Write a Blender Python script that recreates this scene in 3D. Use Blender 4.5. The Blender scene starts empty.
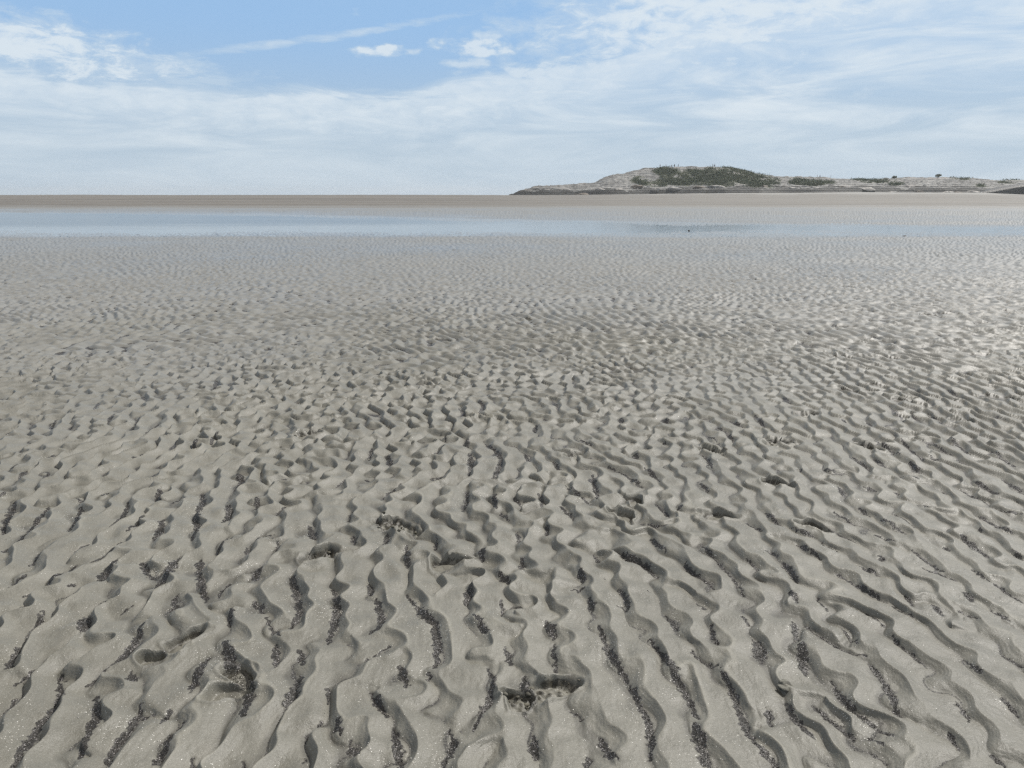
import bpy, math, random
import numpy as np

# ------------------------------------------------------------------ camera model
F_PX = 769.0                      # focal length in pixels (1024 px wide picture)
PITCH = math.atan(189.5 / F_PX)   # camera looks this far below the horizon
CAM_H = 1.55
def ground(px, py, z=0.0):
    """pixel -> point on the flat sand"""
    px = np.asarray(px, float); py = np.asarray(py, float)
    a = (px - 512) / F_PX; b = (384 - py) / F_PX
    dy = math.cos(PITCH) + b * math.sin(PITCH)
    dz = -math.sin(PITCH) + b * math.cos(PITCH)
    t = (z - CAM_H) / dz
    return a * t, dy * t
def at_depth(px, py, Y):
    """pixel -> point at the distance Y"""
    a = (px - 512) / F_PX; b = (384 - py) / F_PX
    dy = math.cos(PITCH) + b * math.sin(PITCH)
    dz = -math.sin(PITCH) + b * math.cos(PITCH)
    return a * Y / dy, Y, CAM_H + dz * Y / dy

rng = np.random.default_rng(11)
random.seed(5)
def sstep(x, a, b):
    t = np.clip((x - a) / (b - a), 0, 1)
    return t * t * (3 - 2 * t)

# ------------------------------------------------------------------ noise tiles
def noise_tile(n, lo, hi, beta, seed):
    r = np.random.default_rng(seed)
    w = np.fft.rfft2(r.standard_normal((n, n)))
    fy = np.fft.fftfreq(n)[:, None] * n; fx = np.fft.rfftfreq(n)[None, :] * n
    k = np.hypot(fx, fy)
    a = np.where((k >= lo) & (k <= hi), np.maximum(k, 1) ** (-beta), 0)
    t = np.fft.irfft2(w * a, s=(n, n))
    return (t / t.std()).astype(np.float32)
def sample(tile, x, y, size):
    """bilinear lookup in a periodic tile that covers size metres"""
    n, m = tile.shape
    u = x / size * m; v = y / size * n
    i0 = np.floor(u).astype(np.int64); j0 = np.floor(v).astype(np.int64)
    fu = (u - i0).astype(np.float32); fv = (v - j0).astype(np.float32)
    i0 %= m; j0 %= n; i1 = (i0 + 1) % m; j1 = (j0 + 1) % n
    return ((tile[j0, i0] * (1 - fu) + tile[j0, i1] * fu) * (1 - fv)
            + (tile[j1, i0] * (1 - fu) + tile[j1, i1] * fu) * fv)
def lookup(grid, x, y, x0, y0, d):
    """bilinear lookup in a grid of spacing d, clamped at its edges"""
    n, m = grid.shape
    u = np.clip((x - x0) / d, 0, m - 1.001); v = np.clip((y - y0) / d, 0, n - 1.001)
    i0 = u.astype(np.int64); j0 = v.astype(np.int64)
    fu = (u - i0).astype(np.float32); fv = (v - j0).astype(np.float32)
    return ((grid[j0, i0] * (1 - fu) + grid[j0, i0 + 1] * fu) * (1 - fv)
            + (grid[j0 + 1, i0] * (1 - fu) + grid[j0 + 1, i0 + 1] * fu) * fv)
SMOOTH = noise_tile(256, 1, 10, 1.2, 1)     # broad undulation
CLOUDY = noise_tile(512, 2, 200, 1.5, 2)    # fractal
LUMPY = noise_tile(512, 12, 220, 1.1, 3)    # crumbly
CLODS = noise_tile(256, 7, 34, 0.7, 4)       # lumps
PLATE = noise_tile(256, 9, 24, 0.0, 6)       # plates between ripples

# ------------------------------------------------------------------ where the dark shell grit lies
# strips traced on the sand: x,y ... in quarter-size pixel steps of four views, then half width
TR = {
(0, 568): """0 105 50 70 105 25 w10|95 110 160 80 225 45 280 10 w8|385 55 410 25 435 0 w16|600 75 635 45 680 0 w14|565 25 595 45 w12|0 205 50 175 110 140 w10|105 265 140 220 165 175 w10|265 80 290 68 w8|375 165 425 130 w7|470 175 500 160 w7|325 185 325 245 w24|765 10 770 60 795 130 w14|675 110 665 180 w14|835 115 880 65 w7|990 10 980 50 w14|335 460 380 425 450 370 510 310 545 225 w16|15 400 45 340 70 300 w12|60 440 120 405 185 360 w5|230 420 232 470 230 520 190 565 130 640 90 700 50 768 w16|0 580 35 550 50 500 w10|890 170 880 230 w11|865 290 880 350 910 400 950 440 960 500 935 570 w22|800 345 760 420 730 480 w16|375 490 370 570 345 640 310 740 w16|545 540 510 610 450 680 410 740 425 768 w14|505 420 512 440 w20|550 580 590 570 w6|625 610 650 560 w12|655 640 640 690 590 760 w16|680 630 705 600 w6|740 730 745 768 w12|975 130 1010 170 w14|925 740 940 768 w10""",
(266, 568): """95 35 115 90 130 150 125 190 95 230 w14|260 80 275 140 265 210 240 280 w16|395 60 405 95 w12|425 110 435 160 445 200 435 240 400 245 w16|545 100 570 140 610 180 650 220 660 280 655 350 655 380 w16|625 430 625 400 w6|785 70 770 135 w16|890 20 930 55 w12|5 190 20 230 50 270 w8|38 290 38 380 w14|130 310 145 370 w12|130 410 120 450 90 510 75 560 w22|385 355 430 330 475 300 w6|515 380 540 455 w16|235 460 240 510 w8|400 480 440 530 465 570 w12|490 610 505 680 520 768 w16|155 650 210 590 w8|270 600 285 640 w14|325 670 350 730 w14|850 380 880 430 860 490 830 550 800 610 w12|705 620 730 660 690 720 680 760 w14|800 190 850 255 w12|905 130 910 190 w7|960 145 1000 160 w9|920 310 945 370 w8|985 420 1000 480 w14|315 290 316 294 w10|150 725 152 730 w9|1015 670 1020 700 w8""",
(500, 568): """180 210 210 270 w14|205 290 215 400 w10|340 115 355 165 w12|380 220 400 270 415 320 450 370 490 430 w14|495 440 530 500 570 590 585 660 580 740 w14|455 85 490 130 490 165 455 155 w10|575 280 640 360 700 450 740 520 760 580 w14|750 600 770 680 800 760 w22|640 185 690 245 w10|735 315 780 360 840 375 w9|810 230 835 300 w8|850 400 900 480 930 580 970 660 1020 720 w14|985 280 1000 330 1010 360 w22|95 410 100 460 w12|130 640 135 730 w16|270 540 320 570 w8|385 640 410 700 450 745 w16|340 710 335 768 w14|700 0 780 40 825 85 w8|860 0 910 60 935 105 w8|755 135 790 155 w8|310 20 320 55 w9|275 85 320 75 w8|60 145 105 165 w10|20 310 40 370 w8|930 190 960 225 w6|0 30 35 50 w10|545 0 600 25 w12|400 40 404 42 w8|570 90 575 92 w7""",
(758, 568): """115 0 150 60 w10|120 100 150 140 w12|135 215 150 280 w12|165 300 180 400 w20|220 115 260 165 w6|320 235 380 295 w9|190 230 260 280 330 320 410 342 w7|300 20 380 70 490 135 w7|310 140 400 170 480 220 w7|510 150 600 195 w8|520 275 600 340 655 380 w8|435 375 490 440 520 510 540 565 w14|285 440 330 510 400 575 460 610 520 650 w14|220 530 290 590 375 650 w14|110 515 145 580 210 650 w14|40 540 50 600 w14|0 680 50 730 80 768 w18|790 345 855 410 w7|765 515 820 590 w13|900 710 940 760 w12|725 630 770 685 w9|935 490 1000 560 w11|570 110 590 140 w12|670 140 705 180 w12|770 165 850 200 w7|800 95 820 130 w14|400 0 460 30 w10|630 0 700 25 760 50 w8|910 60 1010 130 w8|890 155 960 195 w7|420 700 495 745 w5|425 640 480 690 w5|940 330 1020 380 w5|830 10 920 70 w5""",
(0, 380): """10 590 35 530 60 465 w14|10 665 80 615 130 560 190 480 w10|260 580 300 540 310 490 w10|290 660 340 630 w6|370 605 420 570 480 510 495 460 w10|490 585 550 530 w8|350 705 410 675 470 620 w12|590 620 615 580 625 530 w14|740 610 765 580 745 540 780 480 775 430 w14|855 550 885 520 875 480 w14|830 670 885 605 w12|990 500 985 450 w10|905 420 935 390 910 350 w14|605 465 615 420 w12|655 470 695 450 w6|120 710 185 650 w8|240 765 290 710 w12|375 765 450 700 w14|590 765 640 735 690 680 w12|565 745 545 700 w12|765 740 770 700 w14|985 760 1000 720 w14|80 390 100 355 w12|45 355 75 330 w8|165 390 185 355 w8|140 330 200 290 w5|325 465 290 455 w8|390 445 450 420 w6|400 370 450 335 w5|745 260 755 230 w10|810 240 840 200 w7|360 345 400 310 w4|510 295 530 295 w8|555 210 610 165 w7|500 200 540 140 w6|415 165 440 130 w7|270 190 285 175 w6|200 185 215 150 w6|360 110 380 85 w5|460 60 470 50 w6|825 40 830 0 w8|555 75 545 60 w6|605 670 625 655 w6|0 455 20 440 w6|985 635 1010 615 w7|945 650 950 665 w7""",
(266, 380): """400 300 405 255 w8|485 330 465 280 w9|640 290 685 255 w7|575 290 610 295 w5|780 360 795 320 780 280 w12|775 255 770 225 w8|870 370 905 310 895 280 840 240 w9|650 380 680 360 w9|755 500 775 450 770 420 w10|885 490 870 430 w8|980 480 950 440 w7|820 130 840 100 815 90 w8|765 145 740 110 w7|50 390 85 385 w8|40 515 75 490 w9|165 600 190 610 165 560 w14|345 620 335 590 w12|545 710 540 640 w12|460 630 465 590 w12|650 640 655 610 w6|45 660 50 630 w10|830 690 830 640 w12|975 730 985 680 w8|970 610 965 580 w9|930 530 900 500 w8|0 600 30 590 w6|440 455 520 390 w5|270 405 310 370 w4|185 85 210 75 w6|320 535 330 500 w5|690 230 680 220 w6|440 560 425 530 w7|390 380 385 375 w8|700 165 690 155 w6|250 50 270 35 w7""",
(500, 380): """110 310 95 280 w9|225 340 205 310 w9|130 200 140 175 w8|225 115 200 80 w7|375 460 355 360 w9|345 470 250 400 w8|285 530 235 480 w11|165 490 150 430 w9|300 610 280 615 w8|385 695 360 665 w8|410 330 480 360 545 410 w8|555 335 615 390 w8|600 750 540 700 420 650 w14|640 660 580 600 w7|655 525 600 470 w8|540 265 565 260 w7|515 285 525 295 w14|620 298 622 302 w8|630 235 630 245 w8|815 340 790 290 760 280 w8|900 240 870 200 830 180 w7|930 180 880 160 w8|1015 180 980 140 w7|845 240 790 210 w5|800 430 770 400 w8|690 485 690 495 w8|895 760 830 690 770 630 w7|1000 740 950 690 w7|760 760 710 710 w6|630 155 640 165 w14|713 145 717 155 w10|470 170 460 150 w9|380 178 380 184 w7|500 130 520 125 w6|350 250 300 225 w5|780 100 760 90 w5|650 560 540 540 w4|1010 580 940 545 w6|180 590 180 560 w8|75 620 70 590 w8|80 740 90 680 w7|310 760 305 740 w9""",
(758, 380): """125 95 95 70 w7|435 175 415 155 w8|560 160 500 95 w6|710 165 630 120 w6|625 160 590 140 w6|435 355 365 300 w9|545 295 450 235 w8|490 335 440 305 w6|635 310 550 235 w6|750 290 640 235 w6|695 310 660 295 w6|815 290 740 230 w8|810 325 770 310 w6|990 330 900 275 w6|620 355 580 320 w10|920 440 830 390 w10|1020 435 940 380 w11|890 480 780 420 w8|320 365 245 345 w8|455 430 400 410 w7|335 455 310 415 w10|545 440 525 435 w9|975 585 850 520 w11|890 680 780 600 w11|705 735 590 655 w8|565 590 470 540 w9|430 525 390 495 w7|365 555 290 505 w8|600 565 530 520 w6|245 690 150 630 w7|90 565 30 510 w9|215 605 120 570 w6|465 755 390 715 w9|300 660 235 630 w7|380 625 270 570 w6|140 765 95 700 w13|70 675 30 655 w6|1015 690 980 660 w8|520 625 440 590 w5|710 432 720 438 w8|645 488 655 492 w7|720 645 728 655 w10|845 570 855 580 w10|472 678 478 692 w12|160 346 170 354 w9|326 155 334 165 w8|1015 520 920 500 w6|610 385 540 370 w6|950 150 890 135 w5|620 45 560 15 w5|785 70 720 35 w5""",
}
strips = []        # (points (n,2) on the sand, half width in metres)
for (ox, oy), text in TR.items():
    for item in text.split('|'):
        nums, w = item.split('w')
        v = np.array([float(q) for q in nums.split()]).reshape(-1, 2) / 3.84
        gx, gy = ground(v[:, 0] + ox, v[:, 1] + oy)
        p = np.stack([gx, gy], 1)
        slant = math.hypot(p[:, 1].mean(), CAM_H)
        strips.append((p, float(w) / 3.84 * slant / F_PX))
def resample(p, step):
    if len(p) > 2:                                       # round the corners
        for _ in range(3):
            q = np.empty((2 * len(p), 2)); q[0] = p[0]; q[-1] = p[-1]
            q[1:-1:2] = .75 * p[:-1] + .25 * p[1:]; q[2:-1:2] = .25 * p[:-1] + .75 * p[1:]
            p = q
    seg = np.hypot(*np.diff(p, axis=0).T); s = np.concatenate([[0], np.cumsum(seg)])
    n = max(2, int(s[-1] / step) + 1); q = np.linspace(0, s[-1], n)
    return np.stack([np.interp(q, s, p[:, 0]), np.interp(q, s, p[:, 1])], 1), q / max(s[-1], 1e-6)
def stamp(grid, x0, y0, d, px, py, radius, fn):
    n, m = grid.shape
    i0 = max(0, int((px - radius - x0) / d)); i1 = min(m, int((px + radius - x0) / d) + 2)
    j0 = max(0, int((py - radius - y0) / d)); j1 = min(n, int((py + radius - y0) / d) + 2)
    if i0 >= i1 or j0 >= j1: return
    X = x0 + d * np.arange(i0, i1)[None, :] - px; Y = y0 + d * np.arange(j0, j1)[:, None] - py
    np.maximum(grid[j0:j1, i0:i1], fn(np.hypot(X, Y)), out=grid[j0:j1, i0:i1])

# ------------------------------------------------------------------ ripples: a pattern-forming field grown round those strips
def grow(nx, ny, d, lam, steps, aniso, seed, force=None, target=-1.0, u0=None, r=0.45):
    # d is the spacing, lam the wave length; force pulls the field to target
    k0 = 2 * math.pi / lam
    kx = np.fft.rfftfreq(nx, d)[None, :] * 2 * math.pi / k0
    ky = np.fft.fftfreq(ny, d)[:, None] * 2 * math.pi / k0
    k2 = kx ** 2 + ky ** 2
    a0 = float(np.max(aniso))
    L = r - (k2 - 1) ** 2 * 0.9 - a0 * ky ** 2
    dt = 0.35
    den = 1 / (1 - dt * (L - r))
    u = np.random.default_rng(seed).standard_normal((ny, nx)) * 0.3
    vary = np.ndim(aniso) > 0
    for i in range(steps):
        uh = np.fft.rfft2(u)
        N = r * u - u ** 3 
        if vary: N += (aniso - a0) * np.fft.irfft2(-ky ** 2 * uh, s=u.shape)
        if force is not None: N += 1.6 * force * (target - u)
        u = np.fft.irfft2((uh + dt * np.fft.rfft2(N)) * den, s=u.shape)
    return u
def crisp(u, lam, d, up=1):
    """the field's own phase as a saw-edged wave: every ridge ends in a crest, every trough in a crease"""
    ny, nx = u.shape
    kx = np.fft.rfftfreq(nx, d)[None, :] * 2 * math.pi; ky = np.fft.fftfreq(ny, d)[:, None] * 2 * math.pi
    k = np.hypot(kx, ky); k[0, 0] = 1.0
    def refine(f):
        if up == 1: return np.fft.irfft2(f, s=u.shape)
        big = np.zeros((ny * up, nx * up // 2 + 1), complex)
        big[:ny // 2, :nx // 2] = f[:ny // 2, :nx // 2]; big[-(ny // 2):, :nx // 2] = f[-(ny // 2):, :nx // 2]
        return np.fft.irfft2(big, s=(ny * up, nx * up)) * up * up
    f = np.fft.rfft2(u)
    w, r1, r2 = refine(f), refine(-1j * kx / k * f), refine(-1j * ky / k * f)
    phase = np.arcsin(np.clip(w / np.sqrt(w * w + r1 * r1 + r2 * r2 + 1e-9), -1, 1)) * (2 / math.pi)
    return phase.astype(np.float32)
LEAN = 0.0145
ND, NX0, NY0, NNX, NNY = 0.0125, -6.4, 1.0, 1024, 640
def near_field():
    force = np.zeros((NNY, NNX)); targ = np.zeros((NNY, NNX)) - 1.0
    crest = np.zeros((NNY, NNX))
    for p, hw in strips:
        q, _ = resample(p, 0.02)
        for x, y in q:
            stamp(force, NX0, NY0, ND, x - LEAN, y, 0.07, lambda r: np.exp(-(r / (0.018 + 0.4 * hw)) ** 2))
            stamp(crest, NX0, NY0, ND, x + 0.055, y, 0.06, lambda r: 0.55 * np.exp(-(r / 0.018) ** 2))
    F = np.maximum(force, crest); T = np.where(force >= crest, -0.85, 0.75)
    X = NX0 + ND * np.arange(NNX)[None, :]; Y = NY0 + ND * np.arange(NNY)[:, None]
    t = X / (Y + 0.3)
    an = 0.03 + 0.5 * sstep(t, 0.12, 0.4) + 0.12 * sstep(-t, 0.25, 0.6) * sstep(-Y, -3.5, -2.5) + 0.35 * sstep(-Y, -3.0, -2.0)
    an = np.broadcast_to(an, (NNY, NNX)).copy()
    u = grow(NNX, NNY, ND, 0.142, 64, an, 21, F, T)          # wider ripples close by
    v = grow(NNX, NNY, ND, 0.118, 50, an, 21, F, T)
    w = sstep(Y + 0.25 * np.sin(X * 2.1) + 0.15 * np.sin(X * 5.3 + 1), 3.1, 4.3)
    return crisp(u * (1 - w) + v * w, 0.13, ND, 3)
FD, FN = 0.02, 640           # periodic far tile, 12.8 m
def far_field():
    u = grow(FN, FN, FD, 0.15, 30, 0.06, 8)
    return crisp(u, 0.15, FD, 2)
U_NEAR = near_field(); U_FAR = far_field()

# ------------------------------------------------------------------ helpers
scene = bpy.context.scene
COL = scene.collection
def link(name, me, mat=None, parent=None):
    o = bpy.data.objects.new(name, me); COL.objects.link(o)
    if mat is not None:
        for m in (mat if isinstance(mat, (list, tuple)) else [mat]): me.materials.append(m)
    if parent: o.parent = parent
    return o
def tag(o, label=None, cat=None, group=None, kind=None):
    if label: o['label'] = label
    if cat: o['category'] = cat
    if group: o['group'] = group
    if kind: o['kind'] = kind
    return o
def empty(name, loc):
    o = bpy.data.objects.new(name, None); COL.objects.link(o); o.location = loc
    o.empty_display_size = 0.2
    return o
def mesh_np(name, V, faces, nper, smooth=True):
    """fast mesh from numpy: V (n,3), faces (m,nper)"""
    me = bpy.data.meshes.new(name)
    me.vertices.add(len(V)); me.vertices.foreach_set('co', np.ascontiguousarray(V, np.float32).ravel())
    m = len(faces)
    me.loops.add(m * nper); me.loops.foreach_set('vertex_index', np.ascontiguousarray(faces, np.int32).ravel())
    me.polygons.add(m); me.polygons.foreach_set('loop_start', np.arange(m, dtype=np.int32) * nper)
    me.polygons.foreach_set('loop_total', np.full(m, nper, np.int32))
    me.polygons.foreach_set('use_smooth', np.full(m, smooth, bool))
    me.update(calc_edges=True)
    return me
def grid_faces(nr, nc):
    i = np.arange(nr - 1)[:, None] * nc + np.arange(nc - 1)[None, :]
    return np.stack([i, i + 1, i + nc + 1, i + nc], -1).reshape(-1, 4)
def attr(me, name, a):
    at = me.attributes.new(name, 'FLOAT', 'POINT'); at.data.foreach_set('value', np.ascontiguousarray(a, np.float32).ravel())

class NT:
    """small node-graph writer"""
    def __init__(s, tree): s.t = tree; s.n = tree.nodes; s.l = tree.links
    def node(s, kind, **kw):
        n = s.n.new(kind)
        for k, v in kw.items(): setattr(n, k, v)
        return n
    def put(s, sock, v):
        if isinstance(v, bpy.types.NodeSocket): s.l.new(v, sock)
        else: sock.default_value = v
    def m(s, op, a, b=0.0, c=0.0, clamp=False):
        n = s.node('ShaderNodeMath', operation=op, use_clamp=clamp)
        s.put(n.inputs[0], a); s.put(n.inputs[1], b); s.put(n.inputs[2], c); return n.outputs[0]
    def rng(s, v, a, b, c=0.0, d=1.0, smooth=True):
        n = s.node('ShaderNodeMapRange', interpolation_type='SMOOTHSTEP' if smooth else 'LINEAR')
        for i, q in enumerate((v, a, b, c, d)): s.put(n.inputs[i], q)
        return n.outputs[0]
    def mix(s, f, a, b):
        n = s.node('ShaderNodeMix', data_type='RGBA'); n.clamp_factor = True
        s.put(n.inputs[0], f); s.put(n.inputs[6], a); s.put(n.inputs[7], b); return n.outputs[2]
    def noise(s, vec, scale, detail=3.0, rough=0.55, dim='3D', dist=0.0):
        n = s.node('ShaderNodeTexNoise', noise_dimensions=dim)
        s.put(n.inputs['Vector'], vec); n.inputs['Scale'].default_value = scale
        n.inputs['Detail'].default_value = detail; n.inputs['Roughness'].default_value = rough
        n.inputs['Distortion'].default_value = dist
        return n.outputs['Fac']
    def at(s, name): return s.node('ShaderNodeAttribute', attribute_name=name).outputs['Fac']
    def scaled(s, vec, sc, loc=(0, 0, 0), rot=(0, 0, 0)):
        n = s.node('ShaderNodeMapping'); s.put(n.inputs[0], vec)
        n.inputs[1].default_value = loc; n.inputs[2].default_value = rot; n.inputs[3].default_value = sc
        return n.outputs[0]
def material(name):
    m = bpy.data.materials.new(name); m.use_nodes = True
    g = NT(m.node_tree); b = m.node_tree.nodes['Principled BSDF']
    return m, g, b
def rgb(r, g, b): return (r, g, b, 1.0)
def plain(name, c, rough=0.7, var=0.25, scale=20.0, bump=0.0):
    m, g, b = material(name)
    P = g.node('ShaderNodeTexCoord').outputs['Object']
    n = g.noise(P, scale, 4)
    lo = rgb(*[q * (1 - var) for q in c]); hi = rgb(*[q * (1 + var) for q in c])
    g.put(b.inputs['Base Color'], g.mix(g.rng(n, 0.3, 0.7), lo, hi)); b.inputs['Roughness'].default_value = rough
    if bump:
        bp = g.node('ShaderNodeBump'); bp.inputs['Distance'].default_value = bump; g.put(bp.inputs['Height'], n)
        g.put(b.inputs['Normal'], bp.outputs[0])
    return m

# ------------------------------------------------------------------ the sand flat
WATER_Z = -0.044
def pool_edges(X):
    near = np.interp(X, [-300, -60, -20, 0, 10, 15, 20, 24, 40, 90], [38, 34, 33, 33.4, 32.2, 33, 34, 36.5, 41, 44])
    far = np.interp(X, [-300, -90, -50, -22, 0, 16, 29, 45, 60, 90], [98, 80, 72, 63, 48.5, 41, 39.5, 39.5, 40, 41])
    return near, far
def base_height(X, Y):
    """the flat without its ripples: sand, tidal pool, far bar"""
    near, far = pool_edges(X)
    wob = sample(SMOOTH, X, Y, 60.0)
    wob2 = sample(CLOUDY, X, Y * 0.7, 37.0)
    e = np.maximum(near - Y, Y - far)                    # + outside the pool, - inside
    z = WATER_Z + np.clip(0.0065 * (e + wob2 * 1.0), -0.05, 0.050)
    z += 0.004 * wob * sstep(Y, 5, 14)
    z += 0.004 * sample(SMOOTH, X, Y, 9.0)
    crest = np.interp(X * 300 / np.clip(Y, 60, 420), [-400, -100, 20, 60, 130, 178, 196, 260, 400], [1.28, 1.36, 1.30, 1.75, 2.35, 2.2, 1.45, 1.3, 1.2])
    rise = sstep(Y, 78, 300) ** 1.15
    z += (crest - 0.02) * rise
    z += 0.05 * sample(CLOUDY, X * 0.35, Y, 90.0) * sstep(Y, 85, 130)
    z -= 5.0 * sstep(Y, 345, 560)
    return z

# prints left in the wet sand: pixel of the middle, pixel direction of the long axis, length, width (m), roughness
PRINTS = [
 (188, 642, 46, -28, .25, .105, 1.0), (319, 557, 34, -17, .25, .12, 1.3), (452, 562, 38, -6, .24, .10, .9), (554, 687, 40, -14, .24, .12, 1.3),
 (518, 699, 6, 22, .13, .10, 1.2), (575, 455, 20, -8, .24, .11, 1.0), (622, 515, 16, 24, .24, .12, .6), (634, 500, 14, 16, .18, .10, 1.0),
 (306, 434, 24, -6, .26, .11, 1.1), (400, 527, 34, 6, .30, .16, 1.2), (386, 523, 10, 20, .2, .1, 1.2), (779, 484, 22, 4, .24, .12, 1.0),
 (719, 515, 30, 2, .26, .12, .8), (711, 449, 30, 6, .25, .11, .8), (807, 415, 20, -4, .26, .13, 1.1), (779, 442, 22, 0, .26, .14, 1.2),
 (869, 448, 20, 5, .25, .13, 1.0), (998, 397, 30, 2, .36, .18, 1.4), (814, 527, 16, 6, .2, .12, 1.0), (240, 676, 16, 12, .2, .09, 1.0),
 (232, 692, 50, -8, .2, .09, .3), (150, 661, 30, -10, .12, .08, .4), (878, 385, 20, 2, .3, .14, 1.1), (847, 390, 18, 2, .28, .13, 1.1),
 (963, 373, 20, 5, .3, .15, 1.1), (978, 355, 24, -2, .36, .16, 1.2), (890, 358, 20, 2, .35, .15, 1.0), (842, 356, 16, 0, .3, .16, 1.2),
 (804, 345, 18, 4, .34, .18, 1.2), (843, 326, 20, 0, .4, .2, 1.2), (865, 310, 14, 2, .4, .2, 1.2), (930, 315, 16, 1, .4, .22, 1.2),
 (950, 314, 18, 0, .45, .2, 1.2), (985, 323, 18, 0, .4, .18, 1.2), (1014, 311, 14, 0, .45, .2, 1.2), (524, 318, 16, 3, .4, .2, 1.2), (443, 340, 14, 3, .35, .2, .6),
 (636, 370, 8, 10, .3, .15, 1.0), (755, 279, 10, 0, .45, .22, 1.2), (891, 275, 14, 0, .5, .25, 1.2), (929, 296, 14, 0, .45, .22, 1.0), (690, 275, 8, 0, .4, .2, 1.0),
 (848, 287, 10, 1, .45, .22, 1.0), (884, 342, 12, 2, .35, .18, .9), (902, 400, 18, 4, .25, .12, .8), (962, 420, 18, 4, .25, .12, .8), (843, 327, 10, 0, .35, .18, 1.0),
]
def tri(u): return u
def build_sand():
    tc = np.linspace(-0.685, 0.685, 1420)
    side = np.concatenate([np.arange(0.6862, 0.92, 0.0013), np.linspace(0.925, 1.15, 50)])
    far_side = np.array([1.3, 1.7, 2.5, 4.5, 10, 25])
    t = np.concatenate([-far_side[::-1], -side[::-1], tc, side, far_side])
    pys = np.concatenate([np.arange(870, 400, -0.66), np.arange(400, 214, -0.46)])
    _, Yr = ground(np.full(len(pys), 512.0), pys)
    Yr = np.concatenate([np.linspace(-45, 1.2, 22), Yr[Yr > 1.3], np.geomspace(75, 130, 110)[1:], np.geomspace(130, 420, 90)[1:], np.geomspace(420, 3200, 30)[1:]])
    Yr = np.unique(Yr)
    Yg, Tg = np.meshgrid(Yr, t, indexing='ij')
    X = Tg * np.where(Yg > 1.2, Yg + 0.35, 1.55 + 0.0 * Yg); Y = Yg
    X = np.clip(X, -3000 + 0.01 * Y, 3000 - 0.01 * Y) + 0.02 * Tg
    sh = X.shape
    z = base_height(X, Y)
    # --- ripples
    rip = np.zeros(sh, np.float32)
    # near patch
    nr = np.where((Yr > 0.9) & (Yr < 9.0))[0]; a, b = nr[0], nr[-1] + 1
    xs, ys = X[a:b], Y[a:b]
    h = np.zeros(xs.shape, np.float32)
    lean = LEAN + 0.003 * sstep(-ys, -4.0, -3.2) + 0.004 * sstep(xs / (ys + .3), .1, .4)
    for k in range(6):
        wx = 0.018 * sample(PLATE, xs, ys, 3.1); wy = 0.022 * sample(PLATE, ys + 1, xs, 2.7)
        h = 0.5 * h + 0.5 * tri(lookup(U_NEAR, xs + wx + lean * h, ys + wy, NX0, NY0, ND / 3))
    wn = (1 - sstep(Y[a:b] + .5 * sample(CLOUDY, xs, ys, 5.0), 7.0, 7.9)) * (1 - sstep(np.abs(xs), 5.2, 6.2)) * sstep(ys, 1.0, 1.15)
    # far patch, bent so that its repeat does not show
    fr = np.where((Yr > -20) & (Yr < 128))[0]; fa, fb = fr[0], fr[-1] + 1
    xf, yf = X[fa:fb], Y[fa:fb]
    bx = xf + 0.22 * yf + 0.30 * sample(SMOOTH, xf, yf, 33.0) + 0.05 * sample(SMOOTH, yf, xf, 7.0)
    by = yf * 0.92 + 0.30 * sample(SMOOTH, yf + 9, xf + 5, 41.0)
    hf = np.zeros(xf.shape, np.float32)
    for k in range(3):
        hf = 0.4 * hf + 0.6 * tri(sample(U_FAR, bx + 0.014 * hf, by, FD * FN))
    amp = (0.0200 - 0.0028 * sstep(yf, 7.5, 11.5) + 0.0025 * sstep(yf, 14, 24)) * (1 + 0.06 * sample(SMOOTH, xf + 3, yf, 17.0))
    fade = (1 - sstep(yf, 100, 128)) * (1 + 0.25 * sstep(yf, 40, 60)) * np.where(np.abs(xf) < 400, 1, 0)
    nf, ff = pool_edges(xf); ef = np.maximum(nf - yf, yf - ff)
    calm = 1 - 0.6 * sstep(-ef, -1.0, 2.5) * (1 - 0.8 * sstep(xf, 4, 14) * sstep(yf - nf, 7, 2))
    fade = fade * calm
    rip[fa:fb] = (hf + 0.36 * sample(CLODS, xf, yf * .55, 3.2) * sstep(yf, 4.5, 8)) * amp * fade
    rip[a:b] = rip[a:b] * (1 - wn) + h * wn * (0.0165 + .003 * sstep(ys, 3.2, 6.0)) * (1 - .28 * sstep(xs / (ys + .3), .05, .35)) * (1 + 0.16 * sample(SMOOTH, xs, ys, 5.0))
    rip[a:b] += wn * (0.0022 * sample(PLATE, xs, ys, 6.4) * (1 - .5 * np.abs(h)) + 0.00018 * (1 + sample(CLODS, xs, ys, 1.9)) * np.sin(h * 13 + 2 * sample(SMOOTH, xs, ys, 2.0)))
    fine = tri(sample(U_FAR, xs * 2.3 + .05 * h, ys * 1.35, FD * FN))
    rip[a:b] += wn * 0.0018 * fine * np.clip(0.55 + 0.5 * sample(CLOUDY, xs + 4, ys, 3.3), 0, 1.3) * (1 - sstep(ys, 4.5, 7) * .3)
    # broad crest tops: round the highest part, keep the troughs crisp
    unit = np.zeros(sh, np.float32); unit[fa:fb] = hf * 0.95 * np.minimum(fade, 1); unit[a:b] = unit[a:b] * (1 - wn) + h * wn
    z = z + rip
    z[a:b] += 0.0016 * sample(CLOUDY, xs * 1.0, ys * 0.6, 1.7) * wn
    # --- grit strips
    gd = 0.005; gx0, gy0, gn, gm = -4.6, 1.3, 1240, 1840
    G = np.zeros((gn, gm), np.float32)
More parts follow.
